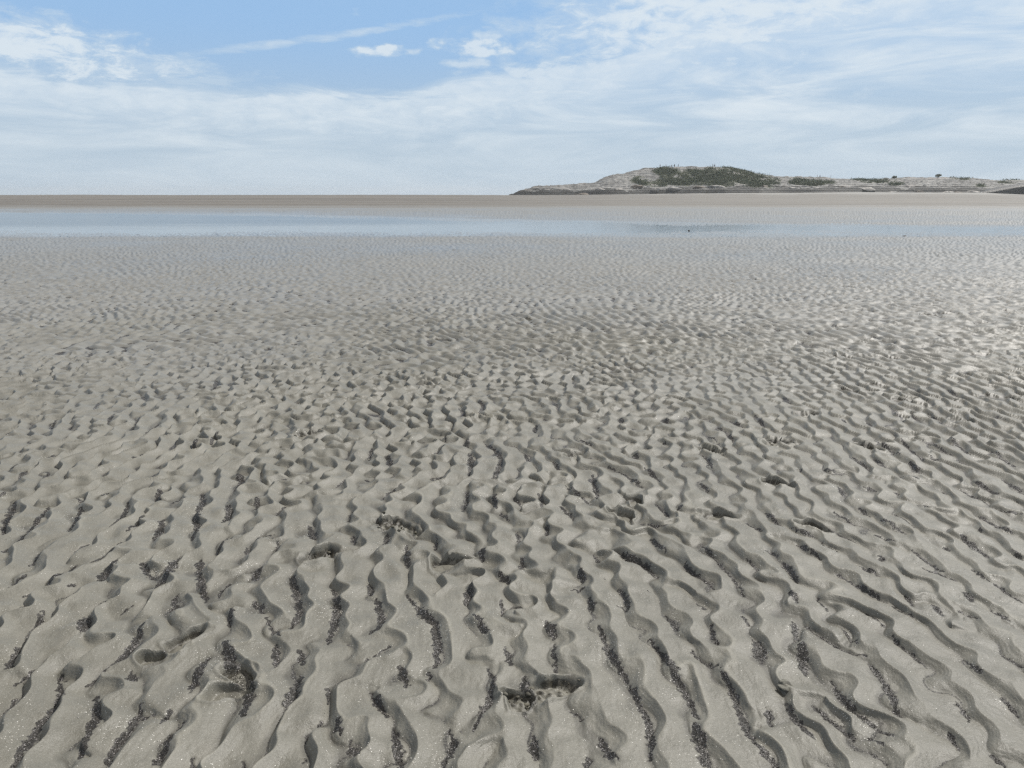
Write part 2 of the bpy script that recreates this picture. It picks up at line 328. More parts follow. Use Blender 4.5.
    for p, hw in strips:
        q, s = resample(p, 0.006)
        for (px, py), f in zip(q, s):
            w = hw * (0.35 + 0.65 * math.sin(math.pi * min(max(f, 0.03), 0.97)) ** .7)
            w = max(w * 1.0, 0.0055)
            stamp(G, gx0, gy0, gd, px, py, w * 2.2, lambda r: np.clip(1.25 - 0.75 * r / w, 0, 1))
    grit = np.zeros(sh, np.float32); dug_shade = np.zeros(sh, np.float32); shell = np.zeros(sh, np.float32)
    inside = (xs > gx0) & (xs < gx0 + gd * (gm - 1)) & (ys > gy0) & (ys < gy0 + gd * (gn - 1))
    gx = 0.003 * sample(CLODS, xs, ys, .7); gy = 0.006 * sample(CLODS, ys, xs + .3, .7)
    traced = lookup(G, xs + gx, ys + gy, gx0, gy0, gd) * inside
    traced = np.clip(traced * (1.12 + 0.18 * sample(CLODS, xs, ys, .45) + 0.10 * sample(LUMPY, xs, ys, .5)), 0, 1)
    halo = np.zeros_like(G)
    GB = G.copy()
    for _ in range(4):                                   # cheap blur for the pale shell dust beside each strip
        for ax in (0, 1):
            for sft in (3, -3, 6, -6): GB = 0.8 * GB + 0.2 * np.roll(G if False else GB, sft, ax)
    shell[a:b] = lookup(GB, xs + 0.02, ys, gx0, gy0, gd) * inside * sstep(sample(CLOUDY, xs, ys, 1.3), -0.6, 1.2)
    patch = sample(CLOUDY, xs + 2, ys * 0.5, 2.3)
    own = sstep(-h, 0.70, 0.92) * sstep(patch, -1.5, 0.4) * (1 - 0.4 * (ys < 4.0) * inside)
    grit[a:b] = np.maximum(traced, own * 0.9 * wn)
    patf = sample(CLOUDY, xf + 2, yf * 0.5, 2.9)
    ownf = sstep(-hf - 0.3 * sample(CLODS, xf, yf * .55, 3.2), 0.45, 0.85) * sstep(patf, -2.0, 0.4) * (1 - 0.65 * sstep(yf, 9, 20)) * (1 - sstep(yf, 80, 95)) * 0.95
    full = np.zeros(sh, np.float32); full[fa:fb] = ownf
    full[a:b] *= (1 - wn)
    grit = np.maximum(grit, full)
    # the strips lie a little lower than the sand
    z[a:b] -= 0.003 * traced
    # --- prints
    crumbs = []
    for (px, py, dx, dy, ln, wd, rough) in PRINTS:
        ln, wd = ln * .80, wd * .95
        cx, cy = ground(px, py); ex, ey = ground(px + dx, py + dy)
        ang = math.atan2(ey - cy, ex - cx)
        if cy > 6:                                       # far prints: keep the on-picture width, cross the view
            wd = max(wd, 0.14)
        R = ln * 1.1
        r0 = np.searchsorted(Yr, cy - R); r1 = np.searchsorted(Yr, cy + R)
        c0 = np.searchsorted(t, (cx - R) / (cy + 0.35) - 0.02); c1 = np.searchsorted(t, (cx + R) / (cy + 0.35) + 0.02)
        sl = (slice(r0, r1), slice(c0, c1))
        x, y = X[sl] - cx, Y[sl] - cy
        u = (x * math.cos(ang) + y * math.sin(ang)) / (ln / 2); v = (-x * math.sin(ang) + y * math.cos(ang)) / (wd / 2)
        v = v * (1 + 0.28 * np.sin(u * 2.2 + 0.4)) ; v = v - 0.15 * np.cos(u * 2.5)
        n1 = sample(CLODS, x + cx * 7, y + cy * 7, 0.8); n2 = sample(CLODS, x * 1.0 + 3 + cx, y + cy, 0.36); n0 = sample(SMOOTH, x + cx * 3, y + cy * 5, 0.42)
        r = np.sqrt(np.abs(u) ** 2.4 + np.abs(v) ** 2.4 + 1e-6) + 0.13 * n0
        pit = 1 - sstep(r, 0.66, 1.0)
        rim = np.exp(-((r - 1.12) / 0.16) ** 2)
        floor = base_height(X[sl], Y[sl]) - (0.030 if cy < 5.5 else 0.018) - 0.007 * np.exp(-((u - 0.6) ** 2 + v ** 2) / 0.25) + 0.0030 * rough ** 2 * n1 * (rough > 1.05) * (cy < 4.5) + 0.002 * n0
        z[sl] = z[sl] * (1 - pit) + floor * pit + (cy < 5.5) * rim * (0.006 + 0.0015 * rough * np.maximum(n1, 0))
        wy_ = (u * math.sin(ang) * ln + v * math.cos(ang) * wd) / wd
        d = pit * sstep(r + .1 * n1, .35, .7) * sstep(wy_ + .22 * n1, -.1, .3) * min(1.0, rough)  # dark dug sand, plus shade painted on the far wall of the pit
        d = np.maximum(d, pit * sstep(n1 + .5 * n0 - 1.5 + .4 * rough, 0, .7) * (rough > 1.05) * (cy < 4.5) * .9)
        if cy < 5 and rough > 1.05:
            k = int(14 * rough); rr = np.random.default_rng(int(px * 7 + py))
            aa = rr.random(k) * 6.28; rad = .25 + .75 * rr.random(k) ** .5
            uu, vv = rad * np.cos(aa), rad * np.sin(aa) * .95
            gx_ = cx + uu * ln / 2 * math.cos(ang) - vv * wd / 2 * math.sin(ang); gy_ = cy + uu * ln / 2 * math.sin(ang) + vv * wd / 2 * math.cos(ang)
            keep = (vv * math.cos(ang) + uu * math.sin(ang) > -.1) | (rr.random(k) < .35)
            crumbs.append((gx_[keep], gy_[keep]))
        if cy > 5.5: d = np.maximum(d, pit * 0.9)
        dug_shade[sl] = np.maximum(dug_shade[sl], d)
        grit[sl] *= 1 - 0.8 * pit
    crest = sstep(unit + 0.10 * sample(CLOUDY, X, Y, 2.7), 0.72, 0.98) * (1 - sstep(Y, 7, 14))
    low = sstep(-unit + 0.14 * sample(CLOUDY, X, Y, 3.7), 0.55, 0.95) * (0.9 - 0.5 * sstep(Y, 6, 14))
    near, far = pool_edges(X)
    e = np.maximum(near - Y, Y - far)
    wet = 0.9 * (1 - sstep(e, 0.3, 4.5)) + 0.42 * sstep(Y, 8, 24) * (1 - sstep(Y, 33, 40)) + 0.55 * sstep(Y, 40, 50) * (1 - sstep(Y, 84, 96)) * (1 - 0.5 * sstep(e, 4, 22))
    wet = np.clip(wet + 0.10 * sample(CLOUDY, X, Y, 24.0) * (wet > 0.05), 0, 1)
    dry = sstep(Y + 5 * sample(CLOUDY, X * 0.25, Y, 50.0), 92, 116)
    pale = 0.28 * dry * sstep(X / np.maximum(Y, 1), -.15, .25) + sstep(z - 1.45 + 0.15 * sample(CLOUDY, X, Y, 60.0), 0.0, 0.5)
    me = mesh_np('sand_flat', np.stack([X, Y, z], -1).reshape(-1, 3), grid_faces(*sh), 4)
    for nm, arr in (('grit', grit), ('dug_shade', dug_shade), ('wet', wet), ('dry', dry), ('shell', shell), ('pale', pale), ('low', low), ('crest', crest), ('far_sheen', sstep(Y + 1.0 * sample(SMOOTH, X, Y, 21.0), 4.5, 12))): attr(me, nm, arr)
    # loose grains for the close strips
    m = (ys < 5.2) & (np.abs(xs) < 4.2)
    dens = np.clip(traced - 0.35, 0, 1) * m
    area = np.gradient(Yr[a:b])[:, None] * np.gradient(t)[None, :] * (ys + 0.35)
    def pick(dens, n):
        p = (dens * area).ravel(); p = p / p.sum()
        idx = np.random.default_rng(3).choice(p.size, n, p=p)
        j = (np.random.default_rng(4).random((n, 2)) - 0.5)
        spx = (np.gradient(t)[None, :] * (ys + 0.35)).ravel()[idx]; spy = (np.gradient(Yr[a:b])[:, None] * np.ones_like(xs)).ravel()[idx]
        return np.stack([xs.ravel()[idx] + j[:, 0] * spx, ys.ravel()[idx] + j[:, 1] * spy, z[a:b].ravel()[idx]], 1)
    dark = pick(dens, 90000)
    white = pick(np.clip(shell[a:b], 0, 1) ** 1.5 * (ys < 4.5) * (np.abs(xs) < 3.6) + 0.0012 * m, 7000)
    cr = np.concatenate([np.stack(q, 1) for q in crumbs])
    i0 = np.clip(np.searchsorted(Yr, cr[:, 1]), 0, len(Yr) - 1); i1 = np.clip(np.searchsorted(t, cr[:, 0] / (cr[:, 1] + .35)), 0, len(t) - 1)
    return me, dark, white, np.column_stack([cr, z[i0, i1]])
def flakes(name, P, smin, smax, seed, flat=0.5):
    r = np.random.default_rng(seed); n = len(P)
    tet = np.array([[1, 0, -.35], [-.5, .87, -.35], [-.5, -.87, -.35], [0, 0, .75]])
    T = tet[None] * (1 + 0.7 * (r.random((n, 4, 3)) - 0.5)); T[:, :, 2] *= flat
    q = r.standard_normal((n, 4)); q /= np.linalg.norm(q, axis=1, keepdims=True)
    q[:, 1:3] *= 0.7; q /= np.linalg.norm(q, axis=1, keepdims=True)
    w, x, y, z = q.T
    R = np.stack([1 - 2 * (y * y + z * z), 2 * (x * y - z * w), 2 * (x * z + y * w), 2 * (x * y + z * w), 1 - 2 * (x * x + z * z), 2 * (y * z - x * w),
                  2 * (x * z - y * w), 2 * (y * z + x * w), 1 - 2 * (x * x + y * y)], 1).reshape(n, 3, 3)
    s = smin + (smax - smin) * r.random(n) ** 2.2
    V = np.einsum('nij,nkj->nki', R, T) * s[:, None, None] + P[:, None, :] + np.array([0, 0, 0.0008])
    f = np.array([[0, 1, 3], [1, 2, 3], [2, 0, 3], [0, 2, 1]])
    Fc = (np.arange(n) * 4)[:, None, None] + f[None]
    me = mesh_np(name, V.reshape(-1, 3), Fc.reshape(-1, 3), 3, smooth=False)
    attr(me, 'tone', np.repeat(r.random(n), 4))
    return me
def sand_material():
    m, g, b = material('rippled_sand')
    P = g.node('ShaderNodeTexCoord').outputs['Object']
    big = g.noise(P, 0.7, 4); mid = g.noise(P, 9, 5, 0.6); fine = g.noise(P, 160, 3, 0.7); grain = g.noise(P, 420, 2, 0.6)
    sand = g.mix(g.rng(big, 0.3, 0.7), rgb(.114, .108, .087), rgb(.149, .142, .117))
    sand = g.mix(g.rng(mid, 0.25, 0.75), g.mix(0.16, sand, rgb(.08, .077, .062)), g.mix(0.12, sand, rgb(.33, .325, .29)))
    sand = g.mix(g.m('MULTIPLY', g.rng(fine, 0.45, 0.8), 0.55), sand, rgb(.085, .08, .066))
    sand = g.mix(g.m('MULTIPLY', g.rng(grain, 0.5, 0.75), 0.5), sand, rgb(.36, .35, .315))
    sand = g.mix(g.m('MULTIPLY', g.at('far_sheen'), .75), sand, g.mix(g.rng(mid, .3, .7), rgb(.182, .180, .168), rgb(.212, .210, .198)))  # distant sand painted paler and greyer, standing in for its sheen
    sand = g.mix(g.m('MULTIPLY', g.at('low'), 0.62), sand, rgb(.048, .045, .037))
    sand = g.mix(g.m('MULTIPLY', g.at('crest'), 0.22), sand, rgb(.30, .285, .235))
    # drier brown bar far out, pale dry sand high on it
    sand = g.mix(g.at('dry'), sand, g.mix(g.rng(g.noise(g.scaled(P, (0.008, 0.10, 0.1)), 1.0, 5, 0.65), 0.36, 0.64), rgb(.098, .087, .073), rgb(.148, .134, .114)))
    sand = g.mix(g.at('pale'), sand, rgb(.225, .218, .20))
    wet = g.at('wet')
    sand = g.mix(g.m('MULTIPLY', wet, 0.12), sand, rgb(.12, .115, .10))
    # shell specks
    vo = g.node('ShaderNodeTexVoronoi'); vo.inputs['Scale'].default_value = 300; g.put(vo.inputs['Vector'], P)
    sep = g.node('ShaderNodeSeparateColor'); g.put(sep.inputs[0], vo.outputs['Color'])
    thr = g.m('SUBTRACT', 0.998, g.m('MULTIPLY', g.at('shell'), 0.32))
    speck = g.m('MULTIPLY', g.m('GREATER_THAN', sep.outputs[0], thr), g.m('LESS_THAN', vo.outputs['Distance'], 0.42))
    sand = g.mix(g.m('MULTIPLY', speck, 0.8), sand, g.mix(sep.outputs[1], rgb(.45, .43, .38), rgb(.72, .70, .66)))
    # dark broken shell and grit in the troughs
    gr = g.m('ADD', g.at('grit'), g.m('MULTIPLY', g.m('SUBTRACT', g.noise(P, 170, 4, 0.7), 0.5), 1.0))
    gmask = g.rng(gr, 0.42, 0.60)
    gcol = g.mix(g.rng(g.noise(P, 230, 2, 0.7), 0.35, 0.7), rgb(.015, .0138, .012), rgb(.058, .053, .046))
    gcol = g.mix(g.m('MULTIPLY', g.m('GREATER_THAN', sep.outputs[2], 0.93), 0.6), gcol, rgb(.36, .34, .33))
    col = g.mix(gmask, sand, gcol)
    dmask = g.rng(g.m('ADD', g.at('dug_shade'), g.m('MULTIPLY', g.m('SUBTRACT', g.noise(P, 60, 3, 0.7), 0.5), 0.7)), 0.35, 0.65)
    col = g.mix(dmask, col, g.mix(g.rng(fine, .4, .7), rgb(.035, .032, .024), rgb(.085, .078, .060)))  # wet dug sand and painted pit shade share this dark colour
    g.put(b.inputs['Base Color'], col)
    ro = g.m('SUBTRACT', g.m('ADD', g.rng(mid, .3, .7, .47, .58), g.m('MULTIPLY', g.at('dry'), .25)), g.m('MULTIPLY', wet, 0.31))
    ro = g.m('SUBTRACT', ro, g.m('MULTIPLY', speck, 0.3))
    g.put(b.inputs['Roughness'], ro); b.inputs['IOR'].default_value = 1.46
    bp = g.node('ShaderNodeBump'); bp.inputs['Distance'].default_value = 0.004; bp.inputs['Strength'].default_value = 0.8
    hh = g.m('ADD', g.m('MULTIPLY', fine, 0.5), g.m('MULTIPLY', g.noise(P, 38, 4, 0.65), 0.7))
    hh = g.m('ADD', hh, g.m('MULTIPLY', g.m('MULTIPLY', gmask, .5), g.noise(P, 260, 2, 0.6)))
    g.put(bp.inputs['Height'], hh); g.put(b.inputs['Normal'], bp.outputs[0])
    return m
def tone_material(name, lo, hi, rough):
    m, g, b = material(name)
    g.put(b.inputs['Base Color'], g.mix(g.at('tone'), rgb(*lo), rgb(*hi))); b.inputs['Roughness'].default_value = rough
    return m
sand_me, dark_pts, white_pts, crumb_pts = build_sand()
def crumb_mesh(P):
    import bmesh
    bm = bmesh.new(); bmesh.ops.create_icosphere(bm, subdivisions=2, radius=1)
    v0 = np.array([v.co for v in bm.verts]); f0 = np.array([[v.index for v in f.verts] for f in bm.faces]); bm.free()
    r = np.random.default_rng(12); n = len(P); s = .0020 + .0075 * r.random(n) ** 3
    kk = r.standard_normal((n, 3, 3)) * 1.6
    bump = 1 + .22 * np.sin(np.einsum('vi,nij->nvj', v0, kk)).sum(-1)
    V = v0[None] * bump[..., None] * s[:, None, None] * np.array([1.2, 1.0, .75]) + P[:, None, :]
    V[:, :, 2] += (s * .25)[:, None]
    me = mesh_np('sand_crumbs', V.reshape(-1, 3), (np.arange(n)[:, None, None] * len(v0) + f0[None]).reshape(-1, 3), 3)
    attr(me, 'tone', np.repeat(r.random(n), len(v0)))
    return me
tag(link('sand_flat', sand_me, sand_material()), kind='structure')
tag(link('shell_grit', flakes('shell_grit', dark_pts, .0007, .0024, 1), tone_material('dark_grit', (.010, .0092, .008), (.060, .055, .048), .7)),
    'dark broken shell grit gathered in the ripple troughs', 'shell grit', kind='stuff')
tag(link('shell_fragments', flakes('shell_fragments', white_pts, .0005, .0028, 2, .3), tone_material('pale_shell', (.40, .38, .34), (.78, .76, .72), .3)),
    'tiny white shell fragments scattered beside the dark grit', 'shell fragments', kind='stuff')

tag(link('sand_crumbs', crumb_mesh(crumb_pts), tone_material('wet_crumbs', (.045, .041, .030), (.135, .125, .095), .75)),
    'dark crumbs of wet sand kicked up in the footprints', 'sand crumbs', kind='stuff')

# ------------------------------------------------------------------ water
def water_material(name, deep, lo, hi, bump):
    m, g, b = material(name)
    P = g.node('ShaderNodeTexCoord').outputs['Object']
    b.inputs['Base Color'].default_value = rgb(*deep); b.inputs['IOR'].default_value = 1.333
    sepx = g.node('ShaderNodeSeparateXYZ'); g.put(sepx.inputs[0], P)
    wn = g.noise(g.scaled(P, (0.03, 0.12, 1), loc=(3.1, 0.4, 0)), 1.0, 4, 0.6)
    yy = g.m('ADD', sepx.outputs[1], g.m('MULTIPLY', g.m('SUBTRACT', wn, .5), 14.0))
    wind = g.m('MULTIPLY', g.rng(yy, 37, 45), g.rng(yy, 78, 66))
    wind = g.m('MULTIPLY', wind, g.rng(sepx.outputs[0], 10, -12))
    wind = g.m('MULTIPLY', wind, g.rng(wn, .2, .6, .55, 1.0))
    g.put(b.inputs['Roughness'], g.m('ADD', lo, g.m('MULTIPLY', wind, hi - lo)))
    bp = g.node('ShaderNodeBump'); bp.inputs['Distance'].default_value = bump
    g.put(bp.inputs['Strength'], g.m('ADD', 0.25, g.m('MULTIPLY', wind, 0.75)))
    g.put(bp.inputs['Height'], g.noise(g.scaled(P, (2.2, 5.0, 1)), 1.0, 3, 0.6))
    g.put(b.inputs['Normal'], bp.outputs[0])
    return m
def sheet(name, x0, x1, y0, y1, z, mat):
    me = bpy.data.meshes.new(name)
    me.from_pydata([(x0, y0, z), (x1, y0, z), (x1, y1, z), (x0, y1, z)], [], [(0, 1, 2, 3)])
    return tag(link(name, me, mat), kind='structure')
sheet('pool_water', -280, 84, 30.5, 100, WATER_Z, water_material('pool_water', (.065, .083, .095), .08, .18, .018))
sheet('sea_water', -3000, 3000, 380, 3200, -1.0, water_material('sea_water', (.06, .09, .10), .12, .2, .1))

# ------------------------------------------------------------------ the rocky island
SKY = np.array([(505, 196), (513, 194), (520, 191), (535, 187.5), (545, 186), (560, 186.5), (575, 185.5), (590, 185), (596, 183), (602, 179), (612, 175.5), (625, 173),
 (632, 170.5), (645, 169), (660, 168.6), (675, 168.2), (690, 167.6), (715, 167.4), (725, 168), (735, 170), (750, 173), (765, 175.5), (775, 177.5), (785, 177), (800, 178),
 (815, 179), (850, 179.7), (865, 180.2), (885, 178.8), (905, 178.8), (920, 178.8), (935, 178), (960, 178.3), (980, 179.5), (1000, 180.5), (1024, 181), (1080, 182), (1150, 184), (1230, 188), (1300, 194)], float)
IY = 395.0
_sx = np.array([at_depth(p[0], p[1], IY)[0] for p in SKY]); _sz = np.array([at_depth(p[0], p[1], IY)[2] for p in SKY])
def island_z(X, Y):
    Xs = X * IY / np.maximum(Y, 300)                     # the outline holds for the crest line seen from the flat
    Xs = X + (Xs - X) * 0.6
    top = np.interp(Xs, _sx, _sz)
    front = 344 + np.clip(3.5 * sample(SMOOTH, X, X * 0.3, 260.0), -7, 7) + np.interp(X, [0, 60, 130, 260], [10, 2, -6, -4])
    q = (Y - front) / (IY - front)
    zb = base_height(X, np.minimum(Y, 340.0)) - 0.25
    w = np.clip(q, 0, 1)
    ledge = sstep(w, 0.0, 0.07) * 2.3
    slab = sstep(w, 0.10, 0.34) * 1.9
    dome = np.sin(np.clip((w - 0.12) / 0.88, 0, 1) * math.pi / 2) ** 0.85
    low = np.minimum(ledge + slab, np.maximum(top - zb, 0.0))
    z = zb + np.maximum(low, (top - zb) * dome)
    z = np.minimum(z, np.maximum(top, zb))
    back = sstep(Y, IY + 6, IY + 75)
    z = z * (1 - back) + (-3.0) * back
    rough = np.clip(q * 6, 0, 1) * (1 - back)
    n = 0.55 * sample(CLOUDY, X * .6, Y * 1.2, 70.0) + 0.4 * np.abs(sample(LUMPY, X * .5, Y * 1.2, 220.0)) - 0.3
    zz = z + rough * n * np.clip((top - zb) / 5, 0.4, 0.55)
    st = np.round(zz / 0.9) * 0.9
    zz = zz * 0.75 + st * 0.25
    return np.where(q < 0, zb - 0.3 + np.clip(q, -1, 0) * 3, zz)
def build_island():
    xs = np.arange(-1.5, 440, 0.42); ys = np.concatenate([np.arange(324, 402, 0.42), np.arange(402, 475, 1.2)])
    X, Y = np.meshgrid(xs, ys)
    Z = island_z(X, Y)
    me = mesh_np('island_terrain', np.stack([X, Y, Z], -1).reshape(-1, 3), grid_faces(*X.shape), 4, smooth=False)
    px = 512 + F_PX * 1.0 * X / Y / 1.0
    scrub = np.zeros_like(X)
    def blob(cx, cz, rx, rz, s=1.0):
        x0, _, z0 = at_depth(cx, cz, 375.0)
        np.maximum(scrub, s * np.exp(-(((X * 375 / Y - x0) / (rx * 375 / F_PX)) ** 2 + (((Z - CAM_H) * 375 / Y + CAM_H - z0) / (rz * 375 / F_PX)) ** 2) ** 2), out=scrub)
    for a in ((690, 178, 34, 8), (725, 177, 34, 9), (752, 181, 22, 7), (668, 172, 18, 4, .8), (640, 180, 12, 5, .6), (655, 184, 16, 4, .55), (770, 183, 12, 5, .8), (735, 172, 18, 4, .7), (815, 183, 22, 2.6, .9), (800, 182, 12, 3, .9),
              (880, 181.5, 22, 2.2, .6), (860, 180, 12, 1.6, .6), (895, 184, 10, 1.6, .6), (960, 179, 16, 1.6, .45), (1010, 182, 14, 2, .55), (980, 186, 8, 1.6, .5)): blob(*a)
    n = sample(CLOUDY, X, Y, 40.0)
    scrub = np.clip(scrub * (1.0 + 0.35 * n), 0, 1.2)
    tide = 1 - sstep(Z - base_height(X, np.full_like(Y, 335.0)) + 0.5 * n, 1.9, 3.0)
    attr(me, 'scrub', scrub); attr(me, 'tide', tide)
    m, g, b = material('granite')
    P = g.node('ShaderNodeTexCoord').outputs['Object']
    c = g.mix(g.rng(g.noise(P, 0.10, 5, 0.65), .35, .65), rgb(.125, .122, .115), rgb(.27, .265, .25))
    c = g.mix(g.rng(g.noise(g.scaled(P, (.25, .3, 1.6)), 1.0, 4, 0.7), .5, .72), c, rgb(.13, .12, .115))
    c = g.mix(g.m('MULTIPLY', g.rng(g.noise(P, 0.05, 3), .55, .7), 0.5), c, rgb(.24, .20, .18))
    c = g.mix(g.m('MULTIPLY', g.rng(g.m('ADD', g.at('scrub'), g.m('MULTIPLY', g.m('SUBTRACT', g.noise(P, .35, 4, .7), .5), 1.0)), .35, .6), .9), c, rgb(.055, .065, .028))
    c = g.mix(g.rng(g.m('ADD', g.at('tide'), g.m('MULTIPLY', g.m('SUBTRACT', g.noise(g.scaled(P, (.12, .2, .8)), 1.0, 4, .7), .5), 1.3)), .4, .6), c, g.mix(g.noise(P, .8, 3), rgb(.018, .019, .019), rgb(.06, .057, .05)))
    g.put(b.inputs['Base Color'], c); b.inputs['Roughness'].default_value = .8
    bp = g.node('ShaderNodeBump'); bp.inputs['Distance'].default_value = .12; g.put(bp.inputs['Height'], g.noise(P, .6, 3, .6)); g.put(b.inputs['Normal'], bp.outputs[0])
    tag(link('island_terrain', me, m), kind='structure')
    # low scrub: leaf clumps where the cover is
    p = np.clip(scrub - 0.42, 0, 1).ravel() * (Y.ravel() < 404)
    idx = np.random.default_rng(7).choice(p.size, 15000, p=p / p.sum())
    C = np.stack([X.ravel()[idx], Y.ravel()[idx], Z.ravel()[idx]], 1)
    return C
def leaf_cloud(name, C, spread, per, size, seed, up=0.35):
    r = np.random.default_rng(seed); n = len(C) * per
    c = np.repeat(C, per, 0) + r.standard_normal((n, 3)) * spread; 
    c[:, 2] = np.maximum(c[:, 2], np.repeat(C[:, 2], per) - .1) + up * np.abs(r.standard_normal(n)) * spread
    a = r.standard_normal((n, 3)); a /= np.linalg.norm(a, axis=1, keepdims=True)
    b = np.cross(a, r.standard_normal((n, 3))); b /= np.linalg.norm(b, axis=1, keepdims=True)
    s = size * (0.5 + r.random(n))[:, None]
    V = np.stack([c - a * s, c + b * s * .6, c + a * s, c - b * s * .6], 1).reshape(-1, 3)
    me = mesh_np(name, V, np.arange(n * 4).reshape(-1, 4), 4, smooth=False)
    attr(me, 'tone', np.repeat(np.clip(np.repeat(r.random(len(C)), per) * .6 + r.random(n) * .4, 0, 1), 4))
    return me
leaf_mat = tone_material('scrub_leaves', (.030, .048, .016), (.085, .106, .037), .7)
C = build_island()
tag(link('hill_scrub', leaf_cloud('hill_scrub', C, .45, 8, .2, 9, .1), leaf_mat), 'low dark green scrub covering the top of the rocky hill', 'scrub', kind='stuff')

def rock_mesh(name, sx, sy, sz, seed, sub=4, rough=.28):
    import bmesh
    bm = bmesh.new(); bmesh.ops.create_icosphere(bm, subdivisions=sub, radius=1)
    r = np.random.default_rng(seed); k = r.standard_normal((14, 3)) * np.linspace(1.2, 6, 14)[:, None]; ph = r.random(14) * 6.28
    am = 1 / np.linspace(1.2, 6, 14)
    cut = r.standard_normal((7, 3)); cut /= np.linalg.norm(cut, axis=1, keepdims=True)
    for v in bm.verts:
        p = np.array(v.co)
        d = 1 + rough * float(np.sum(am * np.sin(k @ p + ph))) * .5
        p = p * d
        for c in cut:                                    # flat facets where the rock has split
            q = p @ c
            if q > .78: p = p - c * (q - .78) * .8
        v.co = (p[0] * sx, p[1] * sy, p[2] * sz)
    for f in bm.faces: f.smooth = sub > 3
    me = bpy.data.meshes.new(name); bm.to_mesh(me); bm.free(); return me
stone_dark = plain('seaweed_rock', (.038, .037, .034), .6, .6, 1.6, .2)
stone_grey = plain('granite_boulder', (.26, .245, .225), .8, .4, .8, .2)
stone_brown = plain('brown_rock', (.12, .10, .08), .8, .4, 1.0, .1)
def put_rock(name, px, py, Y, w, d, h, seed, mat, label, cat='rock', group=None, sink=.35, rough=.28):
    x, _, _ = at_depth(px, py, Y)
    z = float(np.maximum(base_height(np.array([x]), np.array([Y]))[0], island_z(np.array([x]), np.array([Y]))[0] if Y > 325 else -9))
    o = link(name, rock_mesh(name, w / 2, d / 2, h, seed, rough=rough), mat)
    o.location = (x, Y, z - h * sink + (0 if True else 0))
    o.rotation_euler = (0, 0, random.uniform(-.3, .3))
    return tag(o, label, cat, group)
put_rock('reef_rock', 1030, 192, 300, 44, 12, 4.8, 31, stone_dark, 'long dark seaweed covered reef rock at the right edge of the beach', sink=.12)
put_rock('reef_rock', 957, 193, 318, 4.2, 2.5, 1.0, 32, stone_brown, 'small brown rock alone on the pale beach before the dark ledge')
B = [(528, 190, 352, 5, 1.6), (548, 190, 350, 8, 2.0), (566, 190, 349, 6, 1.8), (584, 190, 348, 9, 2.2), (601, 189, 347, 7, 2.2), (618, 189, 346, 8, 2.0), (636, 188, 348, 10, 2.4),
     (655, 188, 346, 7, 2.2), (676, 188, 345, 9, 2.0), (699, 187, 346, 8, 2.4), (718, 187, 345, 12, 2.8), (742, 187, 344, 10, 2.2), (764, 188, 343, 6, 1.6), (790, 188, 342, 8, 1.8), (815, 188, 341, 9, 2.0),
     (842, 187, 341, 8, 1.8), (868, 187, 341, 10, 2.2), (893, 187, 341, 8, 1.8), (920, 187, 341, 7, 1.8), (948, 187, 340, 9, 2.0), (975, 187, 340, 8, 2.0), (1002, 187, 340, 9, 2.0)]
for i, (px, py, Y, w, h) in enumerate(B):
    put_rock('boulder', px, py, Y + 1 + 4 * random.random(), w * (0.5 + .3 * random.random()), w * .4, h * .5, 50 + i, stone_grey if i % 3 else stone_brown,
             'weathered boulder among the rocks along the foot of the island', 'boulder', 'boulders along the foot of the island', sink=.2)
_pz = WATER_Z
def pool_stone(px, py, w, h, seed, label):
    x, y = ground(px, py, _pz)
    o = link('stone', rock_mesh('stone', w / 2, w * .35, h, seed, 3), stone_dark); o.location = (float(x), float(y), _pz - h * .2)
    tag(o, label, 'stone')
pool_stone(689, 231, .13, .085, 71, 'small dark stone breaking the calm pool water on its own')
pool_stone(904, 236.5, .17, .06, 72, 'small dark stone at the sandy near edge of the pool')

# clod of wet sand
cx, cy = (float(q) for q in ground(785, 688))
clod = link('clod', rock_mesh('clod', .031, .027, .020, 81, 5, .6), plain('wet_clod', (.115, .11, .088), .7, .4, 90, .004))
clod.location = (cx, cy, .004); tag(clod, 'rounded olive grey clod of wet sand sitting on the ripples', 'clod')

# shrubs standing on the skyline
def shrub(px, py, w, h, seed, label):
    x, _, z = at_depth(px, py, 393.0)
    z0 = float(island_z(np.array([x]), np.array([393.0]))[0])
    top = max(z - z0, h)
    e = empty('shrub', (x, 393.0, z0 - .1)); tag(e, label, 'shrub')
    r = np.random.default_rng(seed)
    C = np.stack([r.standard_normal(130) * w * .28, r.standard_normal(130) * w * .25, top * (.25 + .75 * r.random(130) ** .7)], 1)
    C = C[(C[:, 0] / (w * .55)) ** 2 + ((C[:, 2] - top * .55) / (top * .5)) ** 2 < 1.0]
    link('foliage', leaf_cloud('foliage', C, .16, 6, .2, seed + 1), leaf_mat, e)
    import bmesh
    bm = bmesh.new()
    for k in range(4):
        a = k * 1.6; p0 = np.array([0, 0, -.2]); p1 = np.array([math.cos(a) * w * .18, math.sin(a) * w * .18, top * .7])
        ring = []
        for q, rad in ((p0, .09), (p1, .03)):
            ring.append([bm.verts.new((q[0] + rad * math.cos(j * 1.257), q[1] + rad * math.sin(j * 1.257), q[2])) for j in range(5)])
        for j in range(5): bm.faces.new((ring[0][j], ring[0][(j + 1) % 5], ring[1][(j + 1) % 5], ring[1][j]))
    me = bpy.data.meshes.new('stem'); bm.to_mesh(me); bm.free()
    link('stem', me, stone_brown, e)
shrub(894.5, 177.2, 1.8, 1.1, 41, 'small dark rounded shrub on the low rocks, nearer the green hill')
shrub(938.5, 176.2, 2.3, 1.4, 43, 'larger dark shrub standing highest on the low rocks at right')

